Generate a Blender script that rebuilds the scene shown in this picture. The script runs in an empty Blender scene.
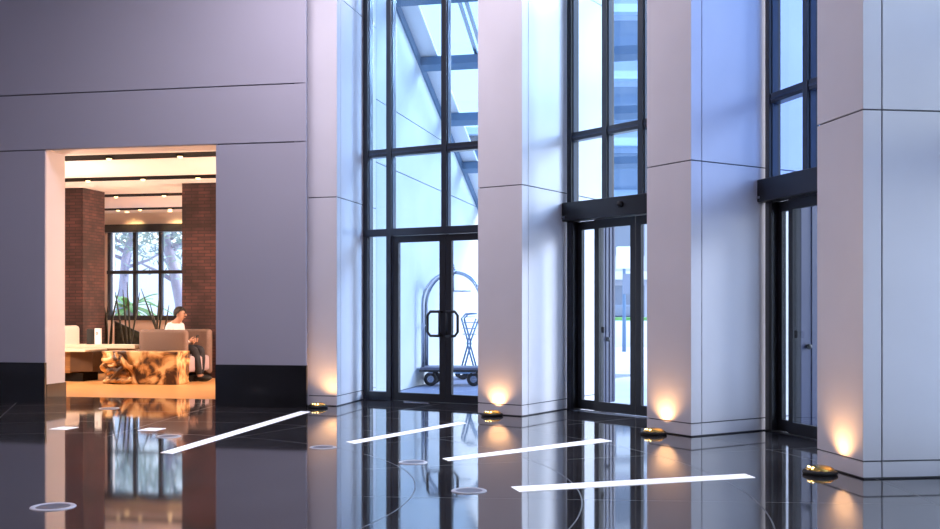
import bpy, bmesh, math, random
from mathutils import Vector, Matrix, noise
random.seed(7)
SC = bpy.context.scene
COL = SC.collection
PI = math.pi

# ------------------------------------------------------------------ camera, world, lights, exposure
F = 1050.0; EYE = 1.183; YH = 311.0
cam = bpy.data.objects.new('camera', bpy.data.cameras.new('camera')); COL.objects.link(cam)
cam.location = (0, 0, EYE); cam.rotation_euler = (PI/2, 0, 0)
cam.data.sensor_width = 36; cam.data.lens = 36*F/940; cam.data.shift_y = (YH-264.5)/940
cam.data.clip_end = 400
SC.camera = cam
SC.view_settings.view_transform = 'Standard'; SC.view_settings.look = 'None'
SC.view_settings.exposure = 1.0; SC.view_settings.gamma = 1.0
SC.view_settings.use_curve_mapping = False
SC.cycles.use_denoising = True
SC.cycles.max_bounces = 8; SC.cycles.diffuse_bounces = 4; SC.cycles.glossy_bounces = 4
SC.cycles.transparent_max_bounces = 16
SC.cycles.caustics_reflective = False; SC.cycles.caustics_refractive = False
SC.cycles.sample_clamp_indirect = 6.0

w = bpy.data.worlds.new('world'); SC.world = w; w.use_nodes = True
nt = w.node_tree; nt.nodes.clear()
wo = nt.nodes.new('ShaderNodeOutputWorld'); bg = nt.nodes.new('ShaderNodeBackground')
tc = nt.nodes.new('ShaderNodeTexCoord'); sx = nt.nodes.new('ShaderNodeSeparateXYZ'); cr = nt.nodes.new('ShaderNodeValToRGB')
nt.links.new(tc.outputs['Generated'], sx.inputs[0]); nt.links.new(sx.outputs['Z'], cr.inputs[0])
cr.color_ramp.elements[0].position = 0.0; cr.color_ramp.elements[0].color = (.90, .94, 1.0, 1)
cr.color_ramp.elements[1].position = 0.75; cr.color_ramp.elements[1].color = (.42, .60, .93, 1)
nt.links.new(cr.outputs[0], bg.inputs[0]); bg.inputs[1].default_value = 1.6
nt.links.new(bg.outputs[0], wo.inputs[0])

def lamp(name, kind, loc, energy, color, target=None, **kw):
    d = bpy.data.lights.new(name, kind); d.energy = energy; d.color = color
    for k, v in kw.items(): setattr(d, k, v)
    o = bpy.data.objects.new(name, d); COL.objects.link(o); o.location = loc
    if target is not None:
        o.rotation_euler = (Vector(target)-Vector(loc)).to_track_quat('-Z', 'Y').to_euler()
    return o
lamp('sun', 'SUN', (30, 28, 18), 3.3, (.92, .93, 1.0), target=(30-.92*20, 28-.35*20, 18-8.0), angle=math.radians(22))
# added soft fill lights at the unseen lobby ceiling, brightening pillars and walls
for i, (x, y, e) in enumerate([(-1.9, 10.4, 112), (-5.2, 7.4, 22), (-.8, .2, 48), (-5.5, 1, 58)]):
    lamp('ceiling_fill', 'AREA', (x, y, 6.33), e, (.95, .85, .97), target=(x, y, 0), shape='DISK', size=1.6)

# ------------------------------------------------------------------ materials
MATS = {}
def mat(name, color, rough=.5, metal=0.0, spec=.5, emit=None, estr=0.0, coat=0.0):
    if name in MATS: return MATS[name]
    m = bpy.data.materials.new(name); m.use_nodes = True
    b = m.node_tree.nodes['Principled BSDF']
    b.inputs['Base Color'].default_value = (*color, 1); b.inputs['Roughness'].default_value = rough
    b.inputs['Metallic'].default_value = metal; b.inputs['Specular IOR Level'].default_value = spec
    b.inputs['Coat Weight'].default_value = coat
    if emit: b.inputs['Emission Color'].default_value = (*emit, 1); b.inputs['Emission Strength'].default_value = estr
    MATS[name] = m
    return m
def N(m, t, **kw):
    n = m.node_tree.nodes.new(t)
    for k, v in kw.items(): setattr(n, k, v)
    return n
def L(m, a, b): m.node_tree.links.new(a, b)
def bsdf(m): return m.node_tree.nodes['Principled BSDF']
def noisy(name, c1, c2, scale=5, rough=.5, detail=4, bump=0.0, spec=.5, stretch=(1, 1, 1), metal=0, rvar=0.0, coat=0):
    m = mat(name, c1, rough, metal, spec, coat=coat)
    if m.get('done'): return m
    m['done'] = 1
    tc = N(m, 'ShaderNodeTexCoord'); mp = N(m, 'ShaderNodeMapping'); mp.inputs['Scale'].default_value = stretch
    nz = N(m, 'ShaderNodeTexNoise'); nz.inputs['Scale'].default_value = scale; nz.inputs['Detail'].default_value = detail
    cr = N(m, 'ShaderNodeValToRGB')
    cr.color_ramp.elements[0].position = .3; cr.color_ramp.elements[0].color = (*c1, 1)
    cr.color_ramp.elements[1].position = .7; cr.color_ramp.elements[1].color = (*c2, 1)
    L(m, tc.outputs['Object'], mp.inputs[0]); L(m, mp.outputs[0], nz.inputs['Vector']); L(m, nz.outputs['Fac'], cr.inputs[0])
    L(m, cr.outputs[0], bsdf(m).inputs['Base Color'])
    if bump:
        bp = N(m, 'ShaderNodeBump'); bp.inputs['Strength'].default_value = bump; bp.inputs['Distance'].default_value = .02
        L(m, nz.outputs['Fac'], bp.inputs['Height']); L(m, bp.outputs[0], bsdf(m).inputs['Normal'])
    if rvar:
        mr = N(m, 'ShaderNodeMapRange'); mr.inputs['To Min'].default_value = rough-rvar; mr.inputs['To Max'].default_value = rough+rvar
        L(m, nz.outputs['Fac'], mr.inputs['Value']); L(m, mr.outputs[0], bsdf(m).inputs['Roughness'])
    return m
def glass(name, tint, refl=1.0):
    if name in MATS: return MATS[name]
    m = bpy.data.materials.new(name); m.use_nodes = True; m.node_tree.nodes.clear()
    o = N(m, 'ShaderNodeOutputMaterial'); mx = N(m, 'ShaderNodeMixShader')
    t = N(m, 'ShaderNodeBsdfTransparent'); t.inputs[0].default_value = (*tint, 1)
    g = N(m, 'ShaderNodeBsdfGlossy'); g.inputs['Roughness'].default_value = .02
    fr = N(m, 'ShaderNodeLayerWeight'); fr.inputs[0].default_value = .5
    pw = N(m, 'ShaderNodeMath', operation='POWER'); pw.inputs[1].default_value = 5
    mu = N(m, 'ShaderNodeMath', operation='MULTIPLY_ADD'); mu.inputs[1].default_value = .6*refl; mu.inputs[2].default_value = .03*refl
    L(m, fr.outputs['Facing'], pw.inputs[0]); L(m, pw.outputs[0], mu.inputs[0]); L(m, mu.outputs[0], mx.inputs[0]); L(m, t.outputs[0], mx.inputs[1]); L(m, g.outputs[0], mx.inputs[2])
    L(m, mx.outputs[0], o.inputs[0]); MATS[name] = m
    return m

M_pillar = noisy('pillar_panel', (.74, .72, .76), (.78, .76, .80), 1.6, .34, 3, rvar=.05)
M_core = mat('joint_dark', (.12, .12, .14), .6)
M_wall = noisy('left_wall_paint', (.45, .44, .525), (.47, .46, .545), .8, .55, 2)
M_reveal = noisy('reveal_paint', (.80, .74, .72), (.84, .78, .76), 1.0, .6, 2)
M_black = noisy('black_stone', (.006, .006, .007), (.012, .012, .014), 6, .12, 3)
M_frame = mat('anodised_frame', (.018, .022, .032), .32, .0, .7)
M_frame2 = mat('frame_fin', (.05, .065, .10), .30, .3, .6)
M_pocket = mat('blue_metal_pocket', (.018, .022, .06), .35, .2)
M_door = mat('door_frame_black', (.012, .012, .015), .35, 0, .5)
M_glass = glass('clear_glass', (.90, .95, .98))
M_glass3 = glass('blue_glass', (.58, .71, .94))
M_dglass = glass('door_glass', (.90, .95, 1.0))
M_roofglass = glass('canopy_glass', (.66, .80, .95))
M_steel = mat('brushed_steel', (.45, .48, .54), .25, 1.0)
M_bluesteel = mat('canopy_steel', (.13, .22, .34), .4, .2)
M_white = mat('white_paint', (.85, .86, .88), .45)
M_extwall = noisy('white_render', (.60, .63, .64), (.54, .58, .60), 1.5, .7, 4)
M_strip = mat('light_strip', (.9, .9, .92), .4, emit=(.88, .90, 1.0), estr=.30)
M_ring = mat('ring_metal', (.6, .6, .64), .35, .0)
M_mesh = mat('grille_metal', (.22, .22, .25), .4, .6)
M_brass = mat('brass_dome', (.75, .48, .12), .22, 1.0)
M_bulb = mat('uplight_bulb', (1, .8, .4), .3, emit=(1.0, .70, .28), estr=5)
M_rubber = mat('black_rubber', (.015, .015, .016), .6)
M_ceil = noisy('ceiling_plaster', (.78, .76, .76), (.80, .78, .78), 1, .8, 2)
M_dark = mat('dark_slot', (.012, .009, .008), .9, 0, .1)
M_lamp = mat('downlight_lens', (1, .9, .7), .3, emit=(1.0, .66, .30), estr=1.6)
M_wood = noisy('honey_wood_floor', (.62, .30, .10), (.74, .40, .16), 3, .3, 6, stretch=(.4, 6, 1), rvar=.05)
M_wood2 = noisy('brown_wood', (.16, .075, .03), (.32, .16, .06), 3, .45, 6, stretch=(.5, .5, 8))
M_cream = noisy('cream_top', (.72, .62, .48), (.78, .68, .54), 4, .4, 3)
M_sofa = noisy('brown_sofa_fabric', (.17, .11, .09), (.21, .14, .115), 60, .85, 3, bump=.15)
M_sofain = noisy('mauve_sofa_fabric', (.40, .31, .34), (.46, .36, .40), 60, .85, 3, bump=.15)
M_creamfab = noisy('cream_fabric', (.66, .58, .52), (.72, .64, .58), 50, .9, 3, bump=.1)
M_stick = noisy('dark_stalks', (.02, .022, .018), (.06, .065, .04), 12, .5, 3)
M_pave = noisy('outdoor_paving', (.58, .60, .64), (.68, .70, .74), .8, .7, 5)
M_mat = noisy('entrance_mat', (.20, .23, .33), (.26, .29, .40), 40, .8, 3)
M_street = noisy('street_asphalt', (.40, .41, .44), (.5, .5, .53), 2, .8, 4)
M_green = noisy('lawn', (.10, .30, .06), (.20, .44, .12), 4, .8, 5, bump=.5)
M_leaf = noisy('tree_leaf', (.20, .27, .24), (.34, .40, .32), 3, .6, 4)  # leaf colours paled, haze put into the tone
M_palm = noisy('palm_leaf', (.12, .26, .06), (.25, .42, .12), 3, .5, 4)
M_bark = noisy('bark', (.26, .23, .28), (.38, .34, .40), 8, .9, 6, bump=.6, stretch=(1, 1, .3))
M_bld = noisy('pale_facade', (.50, .50, .58), (.60, .60, .68), .6, .7, 4)
M_bglass = mat('building_window', (.22, .25, .32), .35, .0)
M_brown = noisy('brown_facade', (.32, .22, .18), (.42, .30, .24), 4, .8, 5)
M_skin = noisy('skin', (.50, .27, .18), (.56, .31, .21), 8, .5, 2)
M_shirt = noisy('white_shirt', (.80, .80, .84), (.86, .86, .90), 15, .8, 3, bump=.2)
M_trouser = noisy('dark_trousers', (.012, .012, .018), (.022, .022, .03), 20, .8, 3, bump=.2)
M_hair = noisy('dark_hair', (.012, .008, .006), (.03, .02, .015), 60, .6, 3, bump=.4)

# floor: polished dark stone with circular and radial joints
CEN = Vector((-3.636, 6.926))
def floor_material():
    m = mat('polished_dark_stone', (.03, .03, .033), .08, 0, .5)
    g = N(m, 'ShaderNodeNewGeometry'); sp = N(m, 'ShaderNodeSeparateXYZ'); L(m, g.outputs['Position'], sp.inputs[0])
    def mth(op, a, b=None, c=None):
        n = N(m, 'ShaderNodeMath', operation=op)
        for i, v in enumerate((a, b, c)):
            if v is None: continue
            if isinstance(v, (int, float)): n.inputs[i].default_value = v
            else: L(m, v, n.inputs[i])
        return n.outputs[0]
    dx = mth('SUBTRACT', sp.outputs[0], CEN.x); dy = mth('SUBTRACT', sp.outputs[1], CEN.y)
    r = mth('SQRT', mth('ADD', mth('MULTIPLY', dx, dx), mth('MULTIPLY', dy, dy)))
    rr = mth('ABSOLUTE', mth('SUBTRACT', mth('FRACT', mth('DIVIDE', mth('SUBTRACT', r, 5.43-5.4-.54), 1.08)), .5))   # .5 at joints offset
    circ = mth('LESS_THAN', rr, .0045/1.08)
    an = mth('ARCTAN2', dy, dx)
    st = math.radians(22.6)
    aa = mth('ABSOLUTE', mth('SUBTRACT', mth('FRACT', mth('ADD', mth('DIVIDE', mth('SUBTRACT', an, math.radians(-4.5)), st), 10.5)), .5))
    rad = mth('LESS_THAN', mth('MULTIPLY', mth('MULTIPLY', aa, st), r), .004)
    ln = mth('MULTIPLY', mth('MAXIMUM', circ, rad), mth('GREATER_THAN', r, 2.9))
    nz = N(m, 'ShaderNodeTexNoise'); nz.inputs['Scale'].default_value = 1.2; nz.inputs['Detail'].default_value = 8
    L(m, g.outputs['Position'], nz.inputs['Vector'])
    cr = N(m, 'ShaderNodeValToRGB'); L(m, nz.outputs['Fac'], cr.inputs[0])
    cr.color_ramp.elements[0].position = .35; cr.color_ramp.elements[0].color = (.026, .024, .026, 1)
    cr.color_ramp.elements[1].position = .7; cr.color_ramp.elements[1].color = (.05, .047, .05, 1)
    mx = N(m, 'ShaderNodeMixRGB'); L(m, ln, mx.inputs[0]); L(m, cr.outputs[0], mx.inputs[1]); mx.inputs[2].default_value = (.065, .062, .062, 1)
    L(m, mx.outputs[0], bsdf(m).inputs['Base Color'])
    bsdf(m).inputs['IOR'].default_value = 2.1
    r1 = mth('MULTIPLY_ADD', nz.outputs['Fac'], .03, .035)
    L(m, mth('ADD', r1, mth('MULTIPLY', ln, .3)), bsdf(m).inputs['Roughness'])
    return m
M_floor = floor_material()
def brick_material():
    m = mat('brick', (.2, .06, .05), .8)
    tc = N(m, 'ShaderNodeTexCoord'); mp = N(m, 'ShaderNodeMapping')
    sp = N(m, 'ShaderNodeSeparateXYZ'); cb = N(m, 'ShaderNodeCombineXYZ'); ad = N(m, 'ShaderNodeMath', operation='ADD')
    L(m, tc.outputs['Object'], sp.inputs[0]); L(m, sp.outputs[0], ad.inputs[0]); L(m, sp.outputs[1], ad.inputs[1])
    L(m, ad.outputs[0], cb.inputs[0]); L(m, sp.outputs[2], cb.inputs[1])
    br = N(m, 'ShaderNodeTexBrick'); br.inputs['Scale'].default_value = 1.0
    br.inputs['Brick Width'].default_value = .19; br.inputs['Row Height'].default_value = .058; br.inputs['Mortar Size'].default_value = .007
    br.inputs['Color1'].default_value = (.05, .018, .018, 1); br.inputs['Color2'].default_value = (.10, .034, .032, 1); br.inputs['Mortar'].default_value = (.028, .013, .013, 1)
    nz = N(m, 'ShaderNodeTexNoise'); nz.inputs['Scale'].default_value = 2.5; L(m, tc.outputs['Object'], nz.inputs['Vector'])
    mx = N(m, 'ShaderNodeMixRGB', blend_type='MULTIPLY'); mx.inputs[0].default_value = .8
    cr = N(m, 'ShaderNodeValToRGB'); L(m, nz.outputs['Fac'], cr.inputs[0]); cr.color_ramp.elements[0].color = (.25, .2, .2, 1); cr.color_ramp.elements[0].position = .35
    cr.color_ramp.elements[1].position = .65
    L(m, cb.outputs[0], br.inputs['Vector']); L(m, br.outputs['Color'], mx.inputs[1]); L(m, cr.outputs[0], mx.inputs[2]); L(m, mx.outputs[0], bsdf(m).inputs['Base Color'])
    return m
M_brick = brick_material()
def burl_material():
    m = mat('burl_wood', (.6, .35, .12), .45)
    tc = N(m, 'ShaderNodeTexCoord'); nz = N(m, 'ShaderNodeTexNoise'); nz.inputs['Scale'].default_value = 2.0; nz.inputs['Detail'].default_value = 5; nz.inputs['Distortion'].default_value = 2.2
    L(m, tc.outputs['Object'], nz.inputs['Vector'])
    cr = N(m, 'ShaderNodeValToRGB'); L(m, nz.outputs['Fac'], cr.inputs[0])
    e = cr.color_ramp.elements; e[0].position = .40; e[0].color = (.05, .018, .006, 1); e[1].position = .60; e[1].color = (.85, .58, .28, 1)
    k = e.new(.48); k.color = (.42, .20, .06, 1)
    L(m, cr.outputs[0], bsdf(m).inputs['Base Color'])
    bp = N(m, 'ShaderNodeBump'); bp.inputs['Strength'].default_value = .6; L(m, nz.outputs['Fac'], bp.inputs['Height']); L(m, bp.outputs[0], bsdf(m).inputs['Normal'])
    return m
M_burl = burl_material()

# ------------------------------------------------------------------ helpers
def tag(o, label=None, cat=None, group=None, kind=None):
    if label: o['label'] = label
    if cat: o['category'] = cat
    if group: o['group'] = group
    if kind: o['kind'] = kind
    return o
def empty(name, loc=(0, 0, 0), rz=0.0):
    o = bpy.data.objects.new(name, None); COL.objects.link(o); o.location = loc; o.rotation_euler = (0, 0, rz); o.empty_display_size = .2
    return o
class MB:
    def __init__(s): s.bm = bmesh.new()
    def prism(s, pts, z0, z1, ztop=None):
        """vertical prism over an xy polygon; ztop: list of top heights"""
        b = [s.bm.verts.new((p[0], p[1], z0)) for p in pts]
        t = [s.bm.verts.new((p[0], p[1], (ztop[i] if ztop else z1))) for i, p in enumerate(pts)]
        n = len(pts)
        s.bm.faces.new(b[::-1]); s.bm.faces.new(t)
        for i in range(n): s.bm.faces.new((b[i], b[(i+1) % n], t[(i+1) % n], t[i]))
        return s
    def box(s, x0, x1, y0, y1, z0, z1):
        return s.prism([(x0, y0), (x1, y0), (x1, y1), (x0, y1)], z0, z1)
    def tube(s, pts, r, seg=10, cap=True):
        pts = [Vector(p) for p in pts]; rs = r if isinstance(r, (list, tuple)) else [r]*len(pts)
        rings = []; up = None
        for i, p in enumerate(pts):
            d = (pts[min(i+1, len(pts)-1)]-pts[max(i-1, 0)]).normalized()
            if up is None:
                up = Vector((0, 0, 1)) if abs(d.z) < .9 else Vector((1, 0, 0))
            a = d.cross(up).normalized(); b = a.cross(d).normalized(); up = b
            rings.append([s.bm.verts.new(p+(a*math.cos(2*PI*k/seg)+b*math.sin(2*PI*k/seg))*rs[i]) for k in range(seg)])
        for i in range(len(rings)-1):
            for k in range(seg): s.bm.faces.new((rings[i][k], rings[i][(k+1) % seg], rings[i+1][(k+1) % seg], rings[i+1][k]))
        if cap: s.bm.faces.new(rings[0][::-1]); s.bm.faces.new(rings[-1])
        return s
    def lathe(s, prof, seg=24, c=(0, 0, 0), axis='z'):
        rings = []
        def P(r, a, z):
            if axis == 'z': return Vector((c[0]+r*math.cos(a), c[1]+r*math.sin(a), c[2]+z))
            if axis == 'y': return Vector((c[0]+r*math.cos(a), c[1]+z, c[2]+r*math.sin(a)))
            return Vector((c[0]+z, c[1]+r*math.cos(a), c[2]+r*math.sin(a)))
        for r, z in prof:
            rings.append([s.bm.verts.new(P(0, 0, z))] if r < 1e-6 else [s.bm.verts.new(P(r, 2*PI*k/seg, z)) for k in range(seg)])
        for A, B in zip(rings, rings[1:]):
            for k in range(seg):
                q = (A[k % len(A)], A[(k+1) % len(A)], B[(k+1) % len(B)], B[k % len(B)])
                q = list(dict.fromkeys(q))
                if len(q) > 2:
                    try: s.bm.faces.new(q)
                    except ValueError: pass
        return s
    def ball(s, c, rx, ry=None, rz=None, sub=2):
        ry = ry or rx; rz = rz or rx
        g = bmesh.ops.create_icosphere(s.bm, subdivisions=sub, radius=1)
        for v in g['verts']: v.co = Vector((c[0]+v.co.x*rx, c[1]+v.co.y*ry, c[2]+v.co.z*rz))
        return s
    def build(s, name, m, parent=None, bevel=0.0, smooth=False, sub=0, seg=2):
        bmesh.ops.recalc_face_normals(s.bm, faces=s.bm.faces[:])
        me = bpy.data.meshes.new(name); s.bm.to_mesh(me); s.bm.free()
        me.materials.append(m)
        if smooth:
            for p in me.polygons: p.use_smooth = True
        o = bpy.data.objects.new(name, me); COL.objects.link(o); o.parent = parent
        if bevel:
            b = o.modifiers.new('b', 'BEVEL'); b.width = bevel; b.segments = seg; b.limit_method = 'ANGLE'
        if sub:
            u = o.modifiers.new('s', 'SUBSURF'); u.levels = sub; u.render_levels = sub
        return o
def copy_tree(o, parent=None):
    c = o.copy(); COL.objects.link(c); c.parent = parent
    for ch in [k for k in bpy.data.objects if k.parent == o]: copy_tree(ch, c)
    return c
def gp(x, y, z=0.0):
    """the point of the horizontal plane at height z that a reading taken from the photo stands for"""
    Z = F*(EYE-z)/(y-YH); return Vector(((x-470)/F*Z, Z, z))
def at(x, Z, z=0.0): return Vector(((x-470)/F*Z, Z, z))
def V2(a, b): return Vector((a, b))
class Fr:
    """2-D frame on plan: origin o, axes d and n"""
    def __init__(s, o, d, n): s.o, s.d, s.n = Vector(o), Vector(d), Vector(n)
    def p(s, a, b): q = s.o+s.d*a+s.n*b; return (q.x, q.y)
    def q(s, a, b, z): q = s.o+s.d*a+s.n*b; return (q.x, q.y, z)
    def rect(s, a0, a1, b0, b1): return [s.p(a0, b0), s.p(a1, b0), s.p(a1, b1), s.p(a0, b1)]

# ------------------------------------------------------------------ lobby shell
CEIL = 6.4
cP = [V2(-1.652, 13.025), V2(.582, 11.757), V2(2.073, 9.848), V2(2.762, 7.378)]
lP = [V2(-2.035, 13.142), V2(.092, 12.101), V2(1.750, 10.384), V2(2.657, 8.034)]
uP = [V2(.2232, .9748), V2(.543, .840), V2(.837, .547), V2(.992, .125)]
eP = [c+u*1.008 for c, u in zip(cP, uP)]; eP[1] = V2(1.156, 12.645); eP[2] = V2(2.917, 10.40)
wa = [29.0, 52.0, 74.5]
wlen = [2.316, 2.225, 2.339]
wF = []
for i in range(3):
    a = math.radians(wa[i]); d = V2(math.cos(a), -math.sin(a)); n = V2(math.sin(a), math.cos(a))
    wF.append(Fr(eP[i], d, n))
a4 = math.radians(97); w4 = Fr(eP[3], (math.cos(a4), -math.sin(a4)), (math.sin(a4), math.cos(a4)))

# left wall frame: a runs left along the wall, b runs into the lounge
LW = Fr((-2.0, 12.8), (-.9816, .1908), (.1908, .9816))

fl = MB(); fl.prism([(-16, -7), (2.6, -7), (2.6, 4.9), (3.9, 5.2), w4.p(0, .2), wF[2].p(2.3, .05), wF[2].p(0, .05), wF[1].p(2.2, .05), wF[1].p(0, .05), wF[0].p(2.3, .05), wF[0].p(0, .05), LW.p(0, .98), LW.p(12, .98)], -.12, 0)
tag(fl.build('floor', M_floor), 'polished dark stone lobby floor with curved joints', 'floor', kind='structure')

ce = MB(); ce.prism([(-16, -7), (2.6, -7), (2.6, 4.9), w4.p(2.3, .1), w4.p(0, .1), wF[2].p(2.3, .1), wF[2].p(0, .1), wF[1].p(2.2, .1), wF[1].p(0, .1), wF[0].p(2.3, .1), wF[0].p(0, .1), LW.p(0, .4), LW.p(12, .4)], CEIL, CEIL+.3)
tag(ce.build('ceiling', M_ceil), 'plain high lobby ceiling', 'ceiling', kind='structure')

# left wall with lounge opening, joints as real gaps over a dark core
OP0, OP1, OPZ, TH = 1.172, 3.518, 3.25, .45
GZ = 3.965; BAND = .52; J = .008
wl = empty('wall_left', LW.q(0, 0, 0)); tag(wl, 'grey lilac panelled wall with the lounge opening', 'wall', kind='structure')
wl.location = (0, 0, 0)
core = MB()
for a0, a1, z0, z1 in [(.16, OP0-.012, 0, CEIL), (OP1+.012, 9.5, 0, CEIL), (OP0-.012, OP1+.012, OPZ+.03, CEIL)]:
    core.prism(LW.rect(a0, a1, .02, TH-.02), z0, z1)
core.build('wall_core', M_core, wl)
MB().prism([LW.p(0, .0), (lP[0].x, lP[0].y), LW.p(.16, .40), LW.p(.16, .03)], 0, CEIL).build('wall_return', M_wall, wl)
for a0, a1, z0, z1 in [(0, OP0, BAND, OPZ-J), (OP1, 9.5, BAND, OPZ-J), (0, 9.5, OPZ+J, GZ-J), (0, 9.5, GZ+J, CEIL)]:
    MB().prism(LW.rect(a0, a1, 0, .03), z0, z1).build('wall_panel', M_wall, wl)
for a0, a1 in [(OP0-.02, OP0), (OP1, OP1+.02)]:
    MB().prism(LW.rect(a0, a1, .03, TH), .24, OPZ).build('opening_reveal', M_reveal, wl)
MB().prism(LW.rect(OP0, OP1, .03, TH), OPZ-.0, OPZ+.03).build('opening_soffit', M_reveal, wl)
for a0, a1 in [(-.01, OP0+.004), (OP1-.004, 9.5)]:
    o = MB().prism(LW.rect(a0, a1, -.012, .03), 0, BAND).build('baseboard_left', M_black)
    tag(o, 'black polished stone band at the wall foot %s the lounge opening' % ('between pillar and' if a0 < 1 else 'at the frame edge beyond'), 'baseboard', kind='structure')
for a0, a1 in [(OP0-.02, OP0+.008), (OP1-.008, OP1+.02)]:
    MB().prism(LW.rect(a0, a1, .03, TH+.02), 0, .24).build('reveal_base', M_black, wl)
# walls behind the camera close the room
for nm, r in [('wall_right', [(2.45, 4.88), (3.7, 5.1), (3.7, 4.6), (2.9, 4.5), (2.9, -7), (2.45, -7)]),
              ('wall_back', [(-16, -7.3), (2.9, -7.3), (2.9, -7), (-16, -7)]),
              ('wall_far_left', [(-11.3, -7), (-11, -7), (-11, 14.6), (-11.3, 14.6)])]:
    tag(MB().prism(r, 0, CEIL).build(nm, M_wall), 'plain grey wall, %s of the lobby' % {'wall_right': 'right side', 'wall_back': 'rear side', 'wall_far_left': 'far left side'}[nm], 'wall', kind='structure')

# ------------------------------------------------------------------ pillars
JZ = [.125, 2.6, 5.1, CEIL+.2]
PLAB = ['leftmost pale pillar touching the grey wall', 'pale panelled pillar between the hinged doors and the first sliding door',
        'pale panelled pillar between the two sliding doors', 'nearest and largest pale pillar at the right']
for i in range(4):
    c, l, u = cP[i], lP[i], uP[i]; D = (1.55, 2.38, 2.3, 2.3)[i]
    fdir = (l-c).normalized(); fl_ = (l-c).length
    nout = V2(fdir.y, -fdir.x)                   # out of the front face, into the room
    if nout.dot(u) > 0: nout = -nout
    sn = V2(u.y, -u.x)                            # out of the right side
    if sn.dot(fdir) > 0: sn = -sn
    P = empty('pillar', (0, 0, 0)); tag(P, PLAB[i], 'pillar', 'row of pale pillars along the curved glass front', 'structure')
    g = .014
    def pp(a, b): q = c+fdir*a+u*b; return (q.x, q.y)
    MB().prism([pp(g, g), pp(g, D-g), pp(fl_-g, D-g), pp(fl_-g, g)], 0, CEIL+.2).build('pillar_core', M_core, P)
    zs = [(.0, JZ[0]), (JZ[0], JZ[1]), (JZ[1], JZ[2]), (JZ[2], JZ[3])]
    for k, (z0, z1) in enumerate(zs):
        z0 += .012 if k == 0 else .006; z1 -= .006
        nm = 'plinth' if k == 0 else 'cladding_panel'
        MB().prism([pp(0, 0), pp(.016, .016), pp(fl_-.016, .016), pp(fl_, 0)], z0, z1).build(nm, M_pillar, P)
        for b0, b1 in [(.001, .135), (.147, D)]:
            MB().prism([pp(.0, b0), pp(.0, b1), pp(.014, b1), pp(.014, b0+.013 if b0 < .1 else b0)], z0, z1).build(nm, M_pillar, P)
        MB().prism([pp(fl_, .001), pp(fl_, D), pp(fl_-.014, D), pp(fl_-.014, .014)], z0, z1).build(nm, M_pillar, P)
    MB().prism([pp(-.0, D), pp(fl_, D), pp(fl_, D+.01), pp(0, D+.01)], 0, CEIL+.2).build('end_panel', M_pillar, P)

# ------------------------------------------------------------------ glazed bays
def frame_box(fr, a0, a1, b0, b1, z0, z1, name, m, parent, bevel=.004):
    return MB().prism(fr.rect(a0, a1, b0, b1), z0, z1).build(name, m, parent, bevel)
TZ0, TZ1 = 3.22, 3.32
mull = [[0, .367, 1.208, 2.05, 2.24], [.014, .60, 1.16, 1.72, 2.14], [.01, .655, 1.19, 1.73, 2.25]]
MW, MD, GT = .075, .13, .11
BAYL = ['first from the left, above the hinged doors', 'middle bay, above the sliding door', 'narrow right bay, above the second sliding door']
for i in range(3):
    fr = wF[i]; ln = wlen[i]
    W = empty('window_%d' % (i+1)); tag(W, 'tall dark framed glazing, ' + BAYL[i], 'window', kind='structure')
    zb = 2.17 if i == 0 else 2.3
    for k, s0 in enumerate(mull[i]):
        full = (k == 0 or k == len(mull[i])-1)
        s1 = s0+MW if k < len(mull[i])-1 else ln
        z0 = 0 if full or (i == 0 and k in (1, 3)) else zb
        frame_box(fr, s0, s1, 0, MD, z0, CEIL, 'mullion', M_frame, W)
        # lighter fin carrying the glass on the face seen from the room
        frame_box(fr, s1, s1+.012, .03, .085, z0, CEIL, 'mullion_fin', M_frame2, W, 0)
    m = mull[i]
    zz = [zb+.10, TZ0, TZ1, CEIL]
    for k in range(len(m)-1):
        s0, s1 = m[k]+MW+.012, m[k+1]
        g = M_glass if i < 2 else M_glass3
        frame_box(fr, s0, s1, GT, GT+.012, zb+.08, TZ0+.01, 'glass_pane', g, W, 0)
        frame_box(fr, s0, s1, GT, GT+.012, TZ1-.01, CEIL, 'glass_pane', g, W, 0)
        frame_box(fr, s0, s1, .01, MD-.005, TZ0, TZ1, 'transom', M_frame, W)
        frame_box(fr, s0, s1, .004, .012, TZ0+.035, TZ0+.055, 'transom_bead', M_frame2, W, 0)
        if i == 0: frame_box(fr, s0-.1, s1, .0, MD-.005, zb, zb+.095, 'transom', M_frame, W)
    if i == 0:
        # side lights beside the doors
        for a0, a1 in [(m[0]+MW, m[1]), (m[3]+MW, m[4])]:
            frame_box(fr, a0, a1, GT, GT+.012, .1, zb, 'side_glass', M_glass, W, 0)
            frame_box(fr, a0, a1, .01, MD, 0.0, .115, 'bottom_rail', M_frame, W)

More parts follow.
